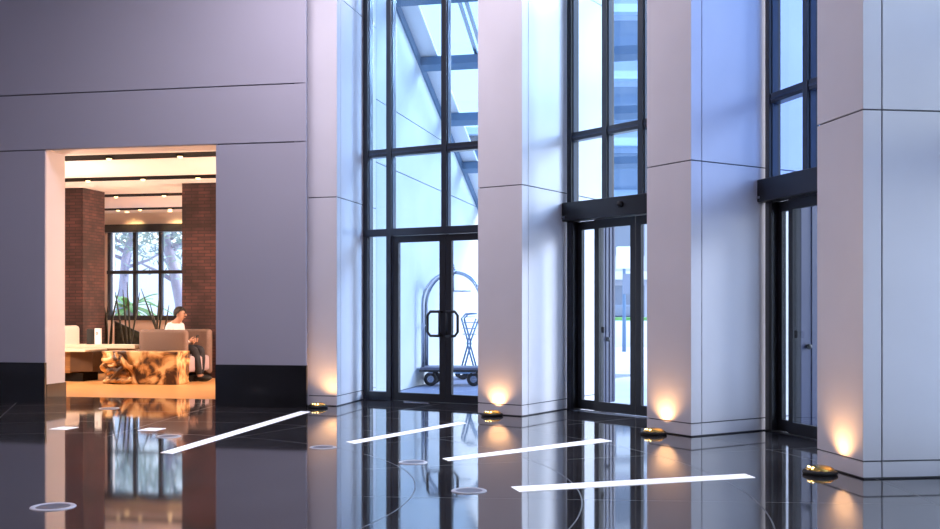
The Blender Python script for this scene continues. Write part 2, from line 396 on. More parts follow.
# hinged double door in the first bay
fr = wF[0]
dd = empty('door_1'); tag(dd, 'black framed double glass door with curved pull handles, luggage cart behind it', 'door', kind='structure')
for a0, a1, hs in [(.45, 1.2475, 1), (1.2525, 2.045, 0)]:
    lf = empty('door_leaf'); lf.parent = dd
    fb = MB()
    for r, z0, z1 in [((a0, a0+.09), .012, 2.165), ((a1-.085, a1), .012, 2.165), ((a0+.09, a1-.085), .012, .115), ((a0+.09, a1-.085), 2.08, 2.165)]:
        fb.prism(fr.rect(r[0], r[1], .035, .085), z0, z1)
    fb.build('leaf_frame', M_door, lf)
    MB().prism(fr.rect(a0+.09, a1-.085, .055, .065), .115, 2.08).build('leaf_glass', M_dglass, lf)
    sh = a1-.05 if hs else a0+.05
    out = sh-.17 if hs else sh+.17
    zc0, zc1 = .865, 1.175
    pts = [fr.q(sh, .03, zc0), fr.q(sh, -.03, zc0), fr.q(sh+(out-sh)*.75, -.035, zc0), fr.q(out, -.035, zc0+.05), fr.q(out, -.035, zc1-.05), fr.q(sh+(out-sh)*.75, -.035, zc1), fr.q(sh, -.03, zc1), fr.q(sh, .03, zc1)]
    MB().tube(pts, .018, 10).tube([fr.q(sh, -.03, zc0), fr.q(sh, -.03, zc1)], .012, 8).build('pull_handle', M_rubber, lf, smooth=True)
MB().prism(fr.rect(.45, 2.05, .0, .12), 0, .008).build('threshold', M_door, dd)
MB().prism(fr.rect(.66, 1.04, -.03, .03), 0, .01).build('floor_closer_plate', M_steel, dd)

# automatic sliding doors in bays two and three
def slide_door(i, name, lab):
    fr = wF[i]; ln = wlen[i]; mid = ln/2
    D = empty(name); tag(D, lab, 'sliding door', kind='structure')
    hz0, hz1 = 2.255, 2.475
    hb = MB().prism(fr.rect(-.0, ln-.01, -.10, .10), hz0, hz1).build('header_box', M_door, D, .008)
    MB().prism(fr.rect(.02, .09, -.106, -.10), hz0+.03, hz0+.055).build('maker_plate', M_steel, hb)
    if i == 1:
        MB().lathe([(0, 0), (.035, 0), (.035, .03), (.02, .05), (0, .055)], 16, (0, 0, 0)).build('sensor', M_rubber, hb, smooth=True)
        s_ = hb.children[-1] if hb.children else None
        for ch in hb.children:
            if ch.name.startswith('sensor'):
                q = fr.q(1.0, -.10, hz0+.13); ch.location = q; ch.rotation_euler = (PI/2, 0, -math.radians(90-(90-wa[i]))-0)
    frb = MB()
    for a0, a1, z0, z1 in [(.09, .13, 0, hz0), (ln-.22, ln-.1, 0, hz0)]:
        frb.prism(fr.rect(a0, a1, .0, .12), z0, z1)
    frb.build('side_post', M_door, D)
    def leaf(a0, a1, b0, st, nm, gl=M_dglass):
        lf = empty(nm); lf.parent = D
        m = MB()
        for r0, r1, z0, z1 in [(a0, a0+st, .014, 2.25), (a1-st, a1, .014, 2.25), (a0+st, a1-st, .014, .125), (a0+st, a1-st, 2.15, 2.25)]:
            m.prism(fr.rect(r0, r1, b0, b0+.045), z0, z1)
        m.build('leaf_frame', M_door, lf)
        MB().prism(fr.rect(a0+st, a1-st, b0+.018, b0+.026), .125, 2.15).build('leaf_glass', gl, lf)
        return lf
    s2 = .49 if i == 1 else .42
    leaf(.13, s2+.03, .07, .07, 'side_panel')
    leaf(ln-s2-.03, ln-.22, .07, .07, 'side_panel')
    lf = leaf(s2-.03, mid-.006, .02, .075, 'door_leaf'); leaf(mid+.008, ln-s2+.03, .02, .075, 'door_leaf')
    k = MB().prism(fr.rect(s2+.10, s2+.14, .0, .02), .93, 1.0).build('lock_cylinder', M_rubber, lf, .004)
    Pf = Fr(cP[i], uP[i], (uP[i].y, -uP[i].x)); t0, t1 = ((0, 0), (2.02, 2.38), (1.52, 2.3))[i]
    m = MB(); m.prism(Pf.rect(t0, t1, .004, .03), 0, 2.3)
    for k in range(3): m.prism(Pf.rect(t0+(t1-t0)*(.2+.3*k), t0+(t1-t0)*(.24+.3*k), .03, .04), 0, 2.3)
    pk = m.build('outer_pocket', M_pocket, D)
    MB().ball((*Pf.p(t0+.09, .055), .82), .03).build('knob', M_rubber, pk, smooth=True)
    MB().prism(fr.rect(0, ln, -.02, .12), 0, .007).build('floor_track', M_steel if i == 1 else M_door, D)
slide_door(1, 'door_2', 'black automatic sliding door with a bright view of the street between two pillars')
slide_door(2, 'door_3', 'narrow looking black sliding door beside the nearest pillar')

# ------------------------------------------------------------------ glazing of the bay beyond the frame edge
W4 = empty('window_4'); tag(W4, 'tall glazing past the nearest pillar, outside the frame', 'window', kind='structure')
for s0 in (0, .75, 1.5, 2.25): frame_box(w4, s0, s0+MW, 0, MD, 0, CEIL, 'mullion', M_frame, W4)
for z0, z1 in ((0, .12), (2.2, 2.5), (TZ0, TZ1)): frame_box(w4, 0, 2.3, .01, .12, z0, z1, 'transom', M_frame, W4)
frame_box(w4, 0, 2.3, .06, .07, 0, CEIL, 'glass_pane', M_glass, W4, 0)

# ------------------------------------------------------------------ floor details
def on_floor(name, pts, m, z1, parent=None):
    return MB().prism([(p[0], p[1]) for p in pts], .0, z1).build(name, m, parent)
strips = [((160.6, 452.7), (172.5, 453.8), (310.5, 411.9), (300.5, 411.4), 'longest white floor strip, running to the leftmost pillar'),
          ((346, 442.0), (354.5, 443.8), (466, 423.2), (459, 422.2), 'white floor strip in front of the hinged double door'),
          ((442.6, 458.6), (448.5, 460.9), (612, 441.2), (600.6, 438.8), 'white floor strip in front of the first sliding door'),
          ((511, 487.0), (519.5, 492.0), (755.5, 477.8), (745, 474.0), 'nearest white floor strip, pointing to the largest pillar')]
for a, b, c, d, lab in strips:
    o = on_floor('floor_light_strip', [gp(*a), gp(*b), gp(*c), gp(*d)], M_strip, .003)
    tag(o, lab, 'floor light', 'white strips set in the lobby floor')
ring0 = None
rings = [((53, 507), .133, 'ring framed floor grille nearest the lower left corner'), ((469, 491), .118, 'ring framed floor grille left of the nearest white strip'),
         ((413, 462.5), .112, 'ring framed floor grille left of the strip before the first sliding door'), ((323, 447.5), .118, 'ring framed floor grille between the two left white strips'),
         ((168.5, 436.5), .118, 'ring framed floor grille above the start of the longest strip'), ((109, 408.5), .12, 'ring framed floor grille just inside the lounge opening')]
for k, (p, r, lab) in enumerate(rings):
    if ring0 is None:
        ring0 = o = empty('floor_grille')
        MB().lathe([(.10, 0), (.10, .004), (.105, .006), (.128, .006), (.133, .002), (.133, 0)], 40).build('ring', M_ring, o, smooth=False)
        g = MB(); g.lathe([(0, 0), (.10, 0), (.10, .002), (0, .002)], 32)
        for j in range(-6, 7):
            x = j*.0145; y = math.sqrt(max(.0, .0096-x*x)); g.box(x-.0025, x+.0025, -y, y, .002, .0035)
        g.build('grille', M_mesh, o)
    else: o = copy_tree(ring0)
    o.location = gp(*p); s = r/.133; o.scale = (s, s, 1)
    tag(o, lab, 'floor grille', 'round grilles set in the lobby floor')
for p, lab in [((64, 428.3), 'small white square floor plate nearer the wall opening jamb'), ((152, 429.5), 'small white square floor plate beside a round grille')]:
    q = gp(*p); o = MB().box(-.095, .095, -.11, .11, 0, .003).build('floor_plate', M_strip); o.location = q; o.rotation_euler = (0, 0, -.2)
    tag(o, lab, 'floor plate', 'white square plates in the floor')

# uplights at the pillars
def aim_out(i): 
    fd = (cP[i]-lP[i]).normalized(); n = V2(fd.y, -fd.x)
    if n.dot(uP[i]) < 0: n = -n
    return n
up0 = None
ups = [(0, V2(-1.86, 12.83), 'small floor uplight at the foot of the leftmost pillar'), (1, V2(.248, 11.83), 'small floor uplight at the pillar beside the hinged doors'),
       (2, V2(1.76, 10.06), 'small floor uplight at the pillar between the sliding doors'), (3, V2(2.54, 7.62), 'floor uplight with brass dome at the nearest pillar')]
for i, p, lab in ups:
    if up0 is None:
        up0 = o = empty('floor_uplight')
        MB().lathe([(0, .001), (.118, .001), (.125, .012), (.122, .026), (.108, .033), (0, .033)], 32).build('base', M_rubber, o, smooth=True)
        MB().lathe([(.100, .032), (.098, .042), (.075, .056), (.04, .063), (0, .065)], 32).build('dome', M_brass, o, smooth=True)
        for k in range(3):
            a = -PI/2+(k-1)*.45
            MB().ball((.078*math.cos(a), .078*math.sin(a), .050), .010, .010, .008).build('bulb', M_bulb, o, smooth=True)
    else: o = copy_tree(up0)
    n = aim_out(i); o.location = (p.x, p.y, 0); o.rotation_euler = (0, 0, math.atan2(n.y, n.x)-PI/2)
    tag(o, lab, 'uplight', 'floor uplights at the pillar feet')
    s = V2(p.x, p.y)+n*.0
    s = s+n*.05; t = s+n*.12
    fd = (cP[i]-lP[i]).normalized()
    if i == 0: t = t+fd*.10; s = s+fd*.10
    if i == 3: t = t+fd*.02
    lamp('uplight_lamp', 'SPOT', (s.x, s.y, .085), [7, 7, 7, 6.5][i], (1.0, .52, .20), target=(t.x, t.y, .085+.40), spot_size=math.radians(125), spot_blend=1, shadow_soft_size=.012)

# ------------------------------------------------------------------ lounge behind the opening
VB = 10.2   # depth of the window wall
LC = 3.45
def lw(x, Z):
    """wall-frame coordinates of a photo column x at depth Z"""
    p = V2((x-470)/F*Z, Z)-LW.o; return p.dot(LW.d), p.dot(LW.n)
def lv(x, v):
    """wall-frame coordinate along the wall of a photo column x at lounge depth v"""
    Z = 12.8+v
    for _ in range(20): a, vv = lw(x, Z); Z += v-vv
    return lw(x, Z)[0]
tag(MB().prism(LW.rect(.1, 9.5, .98, VB+.3), -.1, .0).build('lounge_floor', M_wood), 'honey coloured wooden floor of the lounge', 'floor', kind='structure')
cb = MB()
slots = [2.0, 4.35, 6.75, 9.3]
edges = [TH]
for s in slots: edges += [s-.25, s+.25]
edges.append(VB+.3)
for k in range(0, len(edges), 2): cb.prism(LW.rect(.1, 9.5, edges[k], edges[k+1]), LC, LC+.25)
lc = cb.build('lounge_ceiling', M_ceil); tag(lc, 'white lounge ceiling crossed by dark light slots', 'ceiling', kind='structure')
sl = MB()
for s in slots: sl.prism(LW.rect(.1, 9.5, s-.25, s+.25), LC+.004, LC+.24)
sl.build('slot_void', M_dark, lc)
for nm, r, lab in [('wall_lounge_right', LW.rect(.10, .40, TH, VB+.3), 'plain wall closing the lounge on the pillar side'), ('wall_lounge_left', LW.rect(9.5, 9.8, 0, VB+.3), 'plain wall closing the lounge on the far side')]:
    tag(MB().prism(r, 0, LC+.25).build(nm, M_reveal), lab, 'wall', kind='structure')
# window wall with a wide opening
A0 = lv(108, VB); A1 = A0-3.3; WZ0, WZ1 = 1.02, 3.06
M_lback = noisy('lounge_back_wall', (.70, .58, .50), (.74, .62, .54), 1, .7, 2)
bw = MB()
for a0, a1, z0, z1 in [(.1, A1, 0, LC+.2), (A0, 9.5, 0, LC+.2), (A1, A0, 0, WZ0), (A1, A0, WZ1, LC+.2)]: bw.prism(LW.rect(a0, a1, VB, VB+.3), z0, z1)
tag(bw.build('wall_lounge_back', M_lback), 'pale wall around the lounge window', 'wall', kind='structure')
W5 = empty('window_5'); tag(W5, 'black framed lounge window with trees outside', 'window', kind='structure')
for k in range(6):
    a = A0-.05-k*.64
    if a < A1: break
    MB().prism(LW.rect(a-.05, a+.03, VB-.06, VB+.04), WZ0, WZ1).build('mullion', M_door, W5)
    MB().prism(LW.rect(a-.62, a-.05, VB-.01, VB), WZ0, WZ1).build('glass_pane', M_dglass, W5)
MB().prism(LW.rect(A1, A0, VB-.06, VB+.04), 2.04, 2.12).build('transom', M_door, W5)
MB().prism(LW.rect(A1, A0, VB-.06, VB+.04), WZ0-.05, WZ0+.06).build('sill_rail', M_door, W5)
MB().prism(LW.rect(A1, A0+.1, VB-.16, VB+.04), WZ1-.06, WZ1+.12).build('head_rail', M_door, W5)
# brick columns
for x, Z, aw, lab in [(83, 19.3, 1.6, 'dark brick column at the left inside the lounge'), (182, 18.65, -1.6, 'dark brick column at the right inside the lounge')]:
    a, v = lw(x, Z)
    o = MB().prism([LW.p(*q) for q in [(a, v), (a+aw, v), (a+aw, v+.75), (a, v+.75)]], 0, LC).build('brick_column', M_brick)
    tag(o, lab, 'column', 'brick columns of the lounge', 'structure')
# lounge lighting: added point fills hidden from view, then the slot spots
for a, v, e in [(5.6, 2.6, 95), (6.5, 5.6, 150), (2.0, 9.0, 170), (1.0, 4.2, 80)]:
    lamp('lounge_fill', 'POINT', LW.q(a, v, 1.9), e*1.7, (1.0, .76, .60), shadow_soft_size=.25)
for k, s in enumerate(slots):
    for a in (1.5, 2.7, 3.9, 5.1):
        lamp('slot_spot', 'SPOT', LW.q(a+.25*k, s, LC+.01), 36, (1.0, .62, .34), target=LW.q(a+.25*k, s, 0), spot_size=1.9, spot_blend=.8, shadow_soft_size=.04)
dl0 = None
DLP = {109: 'leftmost', 180: 'rightmost', 88: 'leftmost', 143: 'middle one', 198: 'rightmost', 116: 'leftmost', 164: 'rightmost', 140: 'middle one', 170: 'rightmost', 118: 'leftmost'}
for x, k in [(109, 0), (180, 0), (88, 1), (143, 1), (198, 1), (116, 2), (164, 2), (140, 3), (170, 3), (118, 3)]:
    v = slots[k]; Z = 12.8+v+.2
    for _ in range(8):
        a, vv = lw(x, Z); Z += (v-vv)*.98
    a = lw(x, Z)[0]
    if dl0 is None:
        dl0 = o = empty('downlight')
        MB().lathe([(.045, 0), (.06, 0), (.06, .05), (.045, .05)], 20).build('housing', M_dark, o)
        MB().ball((0, 0, .0), .04, .04, .03).build('lens', M_lamp, o, smooth=True)
    else: o = copy_tree(dl0)
    o.location = LW.q(a, v, LC-.02)
    tag(o, 'small warm downlight, %s in the %s ceiling slot of the lounge' % (DLP[x], ['nearest', 'second', 'third', 'farthest'][k]), 'downlight', 'downlights in the %s lounge slot' % ['nearest', 'second', 'third', 'farthest'][k])
for x in (127, 170):
    a = lv(x, VB-.35); lamp('wall_washer', 'SPOT', LW.q(a, VB-.35, LC-.03), 26, (1, .62, .28), target=LW.q(a, VB, 2.6), spot_size=1.9, spot_blend=.8, shadow_soft_size=.04)
for x, lab in ((127, 'left'), (170, 'right')):
    a = lv(x, VB-.35); o = MB().lathe([(0, 0), (.05, 0), (.05, .02), (0, .02)], 20).build('wall_washer_lamp', M_lamp); o.location = LW.q(a, VB-.35, LC-.018)
    tag(o, 'recessed warm lamp washing the wall above the window, %s of the pair' % lab, 'lamp', 'wall washers above the lounge window')

# ---- furniture
RZ = math.atan2(-.1908, .9816)     # lounge axes: x to the right along the wall, y into the lounge
def place(o, x, Z, z=0.0, rz=RZ): o.location = at(x, Z, z); o.rotation_euler = (0, 0, rz); return o
def rounded(pts_fn, name, m, parent, bevel, seg=4, smooth=True):
    return None
# burl table
def burl():
    o = empty('burl_wood_table')
    bm = bmesh.new(); bmesh.ops.create_cube(bm, size=1)
    bmesh.ops.subdivide_edges(bm, edges=bm.edges[:], cuts=26, use_grid_fill=True)
    Lx, Ly, Lz = 1.34, .46, .53
    for v in bm.verts:
        x, y, z = v.co
        n = v.co.normalized()
        p = Vector((x*Lx, y*Ly, (z+.5)*Lz))
        n1 = noise.noise(Vector((p.x*2.6, p.y*3, p.z*3.4+4))); n2 = noise.noise(Vector((p.x*8, p.y*8, p.z*9)))
        n3 = abs(noise.noise(Vector((p.x*3.7+9, p.y*3+3, p.z*4.2))))
        fade = min(1, max(0, (Lz-.03-p.z)/.10))
        left = max(0, min(1, (-p.x+.1)/.6))
        dep = (.30+.70*left)*(.20*n1+.06*n2-.30*max(0, .16-n3)*2.2)*fade
        sx = 1+dep*.55-.22*left*fade*(.5+n1)-.02
        p.x = p.x*sx-.05*fade*left*n2*4; p.y = p.y*(1+dep*1.3); p.z = p.z+.0 if p.z < .01 else p.z+.02*n2*fade
        v.co = p
    me = bpy.data.meshes.new('burl_body'); bm.to_mesh(me); bm.free(); me.materials.append(M_burl)
    for q in me.polygons: q.use_smooth = True
    b = bpy.data.objects.new('burl_body', me); COL.objects.link(b); b.parent = o
    r = MB(); rr = random.Random(3)
    for k in range(14):
        x0 = -.35+rr.random()*.25; z0 = .08+rr.random()*.36; ang = rr.uniform(-.9, .6)
        L_ = rr.uniform(.12, .40); pts = [(x0, -.22, z0)]
        for t in range(1, 5):
            f = t/4; pts.append((x0-L_*f, -.24-.08*math.sin(f*3)+.04*rr.random(), max(.05, z0+ang*.3*f+.03*math.sin(k+f*6))))
        q_ = rr.uniform(.6, 1.1); r.tube(pts, [.075*q_, .045*q_, .062*q_, .035*q_, .05*q_], 8)
    r.build('root_lobes', M_burl, o, smooth=True, sub=1)
    return o
b = place(burl(), 146, 17.15); tag(b, 'golden burl wood block table with gnarled root end', 'table')
# dark plank-ended low table
o = empty('low_table'); place(o, 74, 17.9)
MB().prism([(-1.0, -.35), (.42, -.35), (.42, .35), (-1.0, .35)], .50, .535).build('tabletop', M_cream, o, .006)
MB().box(-.9, .10, -.28, .30, .14, .50).build('body', M_wood2, o, .01)
MB().prism([(.10, -.28), (.45, -.16), (.45, .28), (.10, .30)], .16, .5).build('end_block', noisy('dark_wood', (.06, .028, .014), (.10, .05, .022), 3, .5, 5), o, .01)
MB().box(-.85, .30, -.22, .25, 0, .14).build('plinth', M_dark, o)
tag(o, 'low brown wooden table left of the gnarled root block', 'table')
# long cream bench table behind
o = empty('long_bench'); place(o, 100, 18.4)
MB().box(-1.5, .75, -.15, .15, .53, .60).build('top', M_cream, o, .01)
for x in (-1.3, .2): MB().box(x, x+.4, -.12, .12, 0, .53).build('leg', M_wood2, o, .01)
tag(o, 'long cream topped bench running behind the low tables', 'bench')
# items on the bench
o = MB().box(-.05, .05, -.06, .06, 0, .27).build('black_speaker', M_rubber, None, .006); place(o, 91, 18.4, .60); tag(o, 'slim black upright box standing on the cream bench', 'speaker')
o = empty('display_stand'); place(o, 97.7, 18.38, .60)
MB().box(-.055, .055, -.01, .04, 0, .28).build('board', M_white, o, .003); MB().lathe([(.012, -.013), (.022, -.013), (.022, -.011), (.012, -.011)], 16, (-.008, 0, .19), 'y').build('emblem', M_rubber, o)
tag(o, 'white upright display board with a small black ring mark on the bench', 'display stand')
# cream armchair at the jamb
def soft_box(x0, x1, y0, y1, z0, z1, name, m, parent, bev):
    return MB().box(x0, x1, y0, y1, z0, z1).build(name, m, parent, bev, smooth=True, seg=5)
o = empty('cream_armchair'); place(o, 60, 19.08)
soft_box(-.3, .24, -.25, .25, .12, .45, 'seat', M_creamfab, o, .05); soft_box(.10, .26, -.26, .26, .2, .92, 'backrest', M_creamfab, o, .07)
for x in (-.25, .18):
    for y in (-.2, .2): MB().tube([(x, y, 0), (x, y, .14)], .02, 8).build('leg', M_dark, o)
tag(o, 'cream upholstered armchair half hidden by the opening jamb', 'armchair')
# dark chair under the window
o = empty('dark_chair'); place(o, 126, 21.5)
MB().prism([(-.32, .1), (.30, .1), (.30, .16), (-.32, .16)], .42, .95, ztop=[.98, .72, .72, .98]).build('backrest', M_stick, o, .01)
MB().box(-.30, .30, -.35, .12, .40, .47).build('seat', M_stick, o, .01)
for x in (-.26, .26):
    for y in (-.3, .12): MB().tube([(x, y, 0), (x, y, .41)], .018, 8).build('leg', M_stick, o)
tag(o, 'dark chair with slanting back below the lounge window', 'chair')
# stalk arrangements
def stalks(lst, x, Z, lab, z=0):
    o = empty('stalk_arrangement'); place(o, x, Z, z, 0)
    MB().lathe([(0, 0), (.14, 0), (.17, .25), (.15, .42), (.13, .42), (.13, .05), (0, .05)], 20).build('vase', M_dark, o, smooth=True)
    for (x0, x1, zt, bend) in lst:
        pts = [(x0+(x1-x0)*t+bend*math.sin(PI*t), .03*math.sin(x0*50), .35+(zt-.35)*t) for t in [k/6 for k in range(7)]]
        MB().tube(pts, [.018]*5+[.013, .006], 6).build('stalk', M_stick, o, smooth=True)
    tag(o, lab, 'plant', 'dark stalk arrangements in the lounge')
stalks([(-.04, -.22, 1.72, .10), (-.02, -.10, 1.45, .06), (.0, .02, 1.40, -.03), (.03, .16, 1.35, -.03), (.0, -.24, 1.25, .07), (.04, .07, 1.2, .02), (-.05, -.16, 1.5, .05), (.04, .22, 1.6, -.05)], 107.5, 20.5, 'bunch of tall dark curved stalks at the left brick column')
stalks([(-.05, -.24, 1.55, 0), (.0, -.10, 1.6, 0), (.06, -.02, 1.75, 0), (.02, .22, 1.55, 0)], 128, 20.4, 'thin group of dark stalks before the middle of the lounge window')
stalks([(.15, -.32, 1.62, 0), (-.02, .05, 1.50, .0), (.12, -.14, 1.35, 0), (.08, .24, 1.3, 0), (-.03, .12, 1.25, 0)], 157, 20.4, 'crossed straight dark stalks behind the seated person')

# tub sofa open to the right
def sofa():
    o = empty('tub_sofa')
    # shell: U in plan, open towards +x, rounded back corners
    def U(x0, x1, hy, r):
        pts = [(x1, -hy)]
        for k in range(7):
            a = -PI/2-k/6*PI/2; pts.append((x0+r+r*math.cos(a), -hy+r+r*math.sin(a)))
        for k in range(7):
            a = PI-k/6*PI/2; pts.append((x0+r+r*math.cos(a), hy-r+r*math.sin(a)))
        pts.append((x1, hy)); return pts
    out = U(-.48, .44, .50, .20); inn = U(-.31, .44, .33, .06)
    m = MB(); m.prism(out+inn[::-1], .10, .87)
    sh = m.build('shell', M_sofa, o, .078, smooth=True, seg=5)
    soft_box(-.33, .45, -.355, .355, .16, .43, 'seat_cushion', M_sofain, o, .05)
    soft_box(-.335, -.17, -.35, .35, .42, .80, 'back_cushion', M_sofain, o, .05)
    MB().box(-.42, .42, -.42, .42, 0, .10).build('plinth', M_dark, o)
    return o
s = place(sofa(), 176, 17.88, 0, RZ-.05); tag(s, 'brown rounded tub sofa with a seated person', 'sofa')
# ---- seated person
def skin_mesh(name, verts, edges, m, parent, sub=2, root=0):
    me = bpy.data.meshes.new(name); me.from_pydata([v[0] for v in verts], edges, []); me.materials.append(m)
    o = bpy.data.objects.new(name, me); COL.objects.link(o); o.parent = parent
    sk = o.modifiers.new('k', 'SKIN'); sk.use_smooth_shade = True
    for i, v in enumerate(verts):
        r = v[1]; me.skin_vertices[0].data[i].radius = r if isinstance(r, tuple) else (r, r)
    me.skin_vertices[0].data[root].use_root = True
    u = o.modifiers.new('u', 'SUBSURF'); u.levels = sub; u.render_levels = sub
    return o
def person():
    o = empty('person')
    # local: x forward (facing), y left side away from camera, z up; seat height .44
    hip, ch, nk, hd = (0, 0, .53), (.03, 0, .86), (.075, 0, 1.03), (.16, 0, 1.14)
    V = [(hip, (.13, .15)), ((.0, 0, .68), (.115, .14)), (ch, (.12, .16)), ((.06, 0, .97), (.07, .09)), ((.10, 0, 1.02), .055), ((.15, 0, 1.06), .062), ((.155, 0, 1.135), (.098, .085)), ((.135, 0, 1.19), (.085, .078))]
    E = [(0, 1), (1, 2), (2, 3), (3, 4), (4, 5), (5, 6), (6, 7)]
    for s in (-1, 1):
        k = len(V)
        V += [((.05, s*.19, .93), .055), ((.06, s*.23, .72), .043), ((.24, s*.17, .60), .033), ((.36, s*.09, .66), .025)]
        E += [(2, k), (k, k+1), (k+1, k+2), (k+2, k+3)]
        k = len(V)
        V += [((.10, s*.10, .51), .085), ((.48, s*.12, .535), .06), ((.47+.06*(s < 0), s*.12, .30), .05), ((.46+.10*(s < 0), s*.12, .09), .036), ((.56+.10*(s < 0), s*.12, .045), .03)]
        E += [(0, k), (k, k+1), (k+1, k+2), (k+2, k+3), (k+3, k+4)]
    skin_mesh('body', V, E, M_skin, o)
    # face details
    f = MB(); f.ball((.250, 0, 1.115), .018, .014, .022, 2); f.ball((.228, 0, 1.07), .014, .026, .007, 2); f.build('nose_and_lips', M_skin, o, smooth=True)
    for s in (-1, 1):
        MB().ball((.135, s*.088, 1.125), .017, .009, .028).build('ear', M_skin, o, smooth=True)
        MB().ball((.238, s*.035, 1.14), .008, .012, .008).build('eye', M_hair, o, smooth=True)
    h = MB(); g = bmesh.ops.create_icosphere(h.bm, subdivisions=4, radius=1)
    for v in list(h.bm.verts):
        p = v.co.copy()
        if p.z < (-.55 if p.x < -.1 else -.55+(p.x+.1)*1.25): v.co = Vector((p.x*.5, p.y*.5, p.z*.3+.2))
        v.co = Vector((.140+v.co.x*.112, v.co.y*.104, 1.155+v.co.z*.108+.006*noise.noise(p*9)))
    h.build('hair', M_hair, o, smooth=True)
    # shirt
    S = [((0, 0, .50), (.15, .17)), ((.0, 0, .68), (.132, .158)), ((.03, 0, .86), (.135, .175)), ((.058, 0, .965), (.085, .105)), ((.078, 0, 1.01), (.062, .066))]
    Es = [(0, 1), (1, 2), (2, 3), (3, 4)]
    for s in (-1, 1):
        k = len(S); S += [((.05, s*.195, .93), .068), ((.06, s*.235, .72), .056), ((.22, s*.175, .605), .044)]; Es += [(2, k), (k, k+1), (k+1, k+2)]
    skin_mesh('shirt', S, Es, M_shirt, o)
    T = [((0, 0, .52), (.155, .165))]; Et = []
    for s in (-1, 1):
        k = len(T); T += [((.10, s*.10, .515), .10), ((.48, s*.12, .54), .078), ((.475+.06*(s < 0), s*.12, .30), .068), ((.465+.10*(s < 0), s*.12, .10), .058)]; Et += [(0, k), (k, k+1), (k+1, k+2), (k+2, k+3)]
    skin_mesh('trousers', T, Et, M_trouser, o)
    for s in (-1, 1):
        x = .46+.10*(s < 0)
        MB().ball((x+.07, s*.12, .045), .15, .048, .045, 3).build('shoe', M_rubber, o, smooth=True)
        # hands: palm plus five fingers curled round the phone
        hx, hy, hz = .375, s*.085, .675
        HV = [((hx-.02, hy, hz-.015), .022), ((hx+.03, hy*.8, hz+.02), (.026, .018))]; HE = [(0, 1)]
        for q in range(4):
            k = len(HV); zz = hz+.035-.018*q; HV += [((hx+.055, hy*.75, zz), .0085), ((hx+.085-.004*q, hy*.45, zz+.008), .008), ((hx+.075, hy*.15, zz+.012), .0075)]
            HE += [(1, k), (k, k+1), (k+1, k+2)]
        k = len(HV); HV += [((hx+.015, hy*.7, hz+.05), .010), ((hx+.04, hy*.35, hz+.07), .0085)]; HE += [(0, k), (k, k+1)]
        skin_mesh('hand', HV, HE, M_skin, o, 1)
    return o
pr = person(); place(pr, 172.5, 17.9, 0.0, RZ-.05); tag(pr, 'person in white shirt and dark trousers, seated, looking down at a phone', 'person')
off = Matrix.Rotation(RZ-.05, 4, 'Z')
ph = MB().box(-.006, .006, -.035, .035, -.07, .07).build('phone', M_rubber, None, .003)
ph.location = at(172.5, 17.9, 0)+off@Vector((.445, 0, .715)); ph.rotation_euler = (0, .5, RZ); tag(ph, 'small black phone held by the seated person', 'phone')

# ------------------------------------------------------------------ outside
tag(MB().prism([(-60, 13.5), (-2.2, 13.5), wF[0].p(0, .05), wF[0].p(2.3, .05), wF[1].p(0, .05), wF[1].p(2.2, .05), wF[2].p(0, .05), wF[2].p(2.3, .05), w4.p(0, .2), (3.9, 5.2), (3.9, -30), (80, -30), (80, 90), (-60, 90)], -.25, -.02).build('ground', M_pave), 'pale paved forecourt outside the doors', 'ground', kind='structure')
P1 = Fr(cP[0], uP[0], (.9748, -.2232))         # a outward, b to the right
o = MB().prism([P1.p(1.7, .04), P1.p(7.5, .04), P1.p(7.5, 3.2), P1.p(1.6, 1.3)], -.02, 0.0).build('doormat', M_mat)
tag(o, 'wide grey blue mat under the luggage cart', 'mat')
# side wall outside with a sloping top
SL = .435
def top(t): return 5.63-(t-2.5)*SL
ew = empty('wall_outside'); tag(ew, 'white outside wall with sloping top behind the luggage cart', 'wall', kind='structure')
T0, T1 = 1.57, 8.6
MB().prism([P1.p(T0, -.02), P1.p(T1, -.02), P1.p(T1, -.4), P1.p(T0, -.4)], -.1, 0, ztop=[top(T0)-.02, top(T1)-.02, top(T1)-.02, top(T0)-.02]).build('wall_core', M_core, ew)
for z0, z1 in [(0, 3.24), (3.255, 4.115)]:
    for a0, a1 in [(T0, 8.6)]:
        tt = [z1]*4
        if top(a1) < z1:
            at_ = 2.5+(5.63-z1)/SL
            MB().prism([P1.p(a0, 0), P1.p(at_, 0), P1.p(at_, -.03), P1.p(a0, -.03)], z0, z1).build('wall_panel', M_extwall, ew)
            if top(a1) > z0: MB().prism([P1.p(at_, 0), P1.p(a1, 0), P1.p(a1, -.03), P1.p(at_, -.03)], z0, 0, ztop=[z1, top(a1), top(a1), z1]).build('wall_panel', M_extwall, ew)
            else:
                a2 = 2.5+(5.63-z0)/SL
                MB().prism([P1.p(at_, 0), P1.p(a2, 0), P1.p(a2, -.03), P1.p(at_, -.03)], z0, 0, ztop=[z1, z0+.001, z0+.001, z1]).build('wall_panel', M_extwall, ew)
        else: MB().prism([P1.p(a0, 0), P1.p(a1, 0), P1.p(a1, -.03), P1.p(a0, -.03)], z0, z1).build('wall_panel', M_extwall, ew)
a2 = 2.5+(5.63-4.13)/SL
MB().prism([P1.p(T0, 0), P1.p(a2, 0), P1.p(a2, -.03), P1.p(T0, -.03)], 4.13, 0, ztop=[top(T0), 4.131, 4.131, top(T0)]).build('wall_panel', M_extwall, ew)
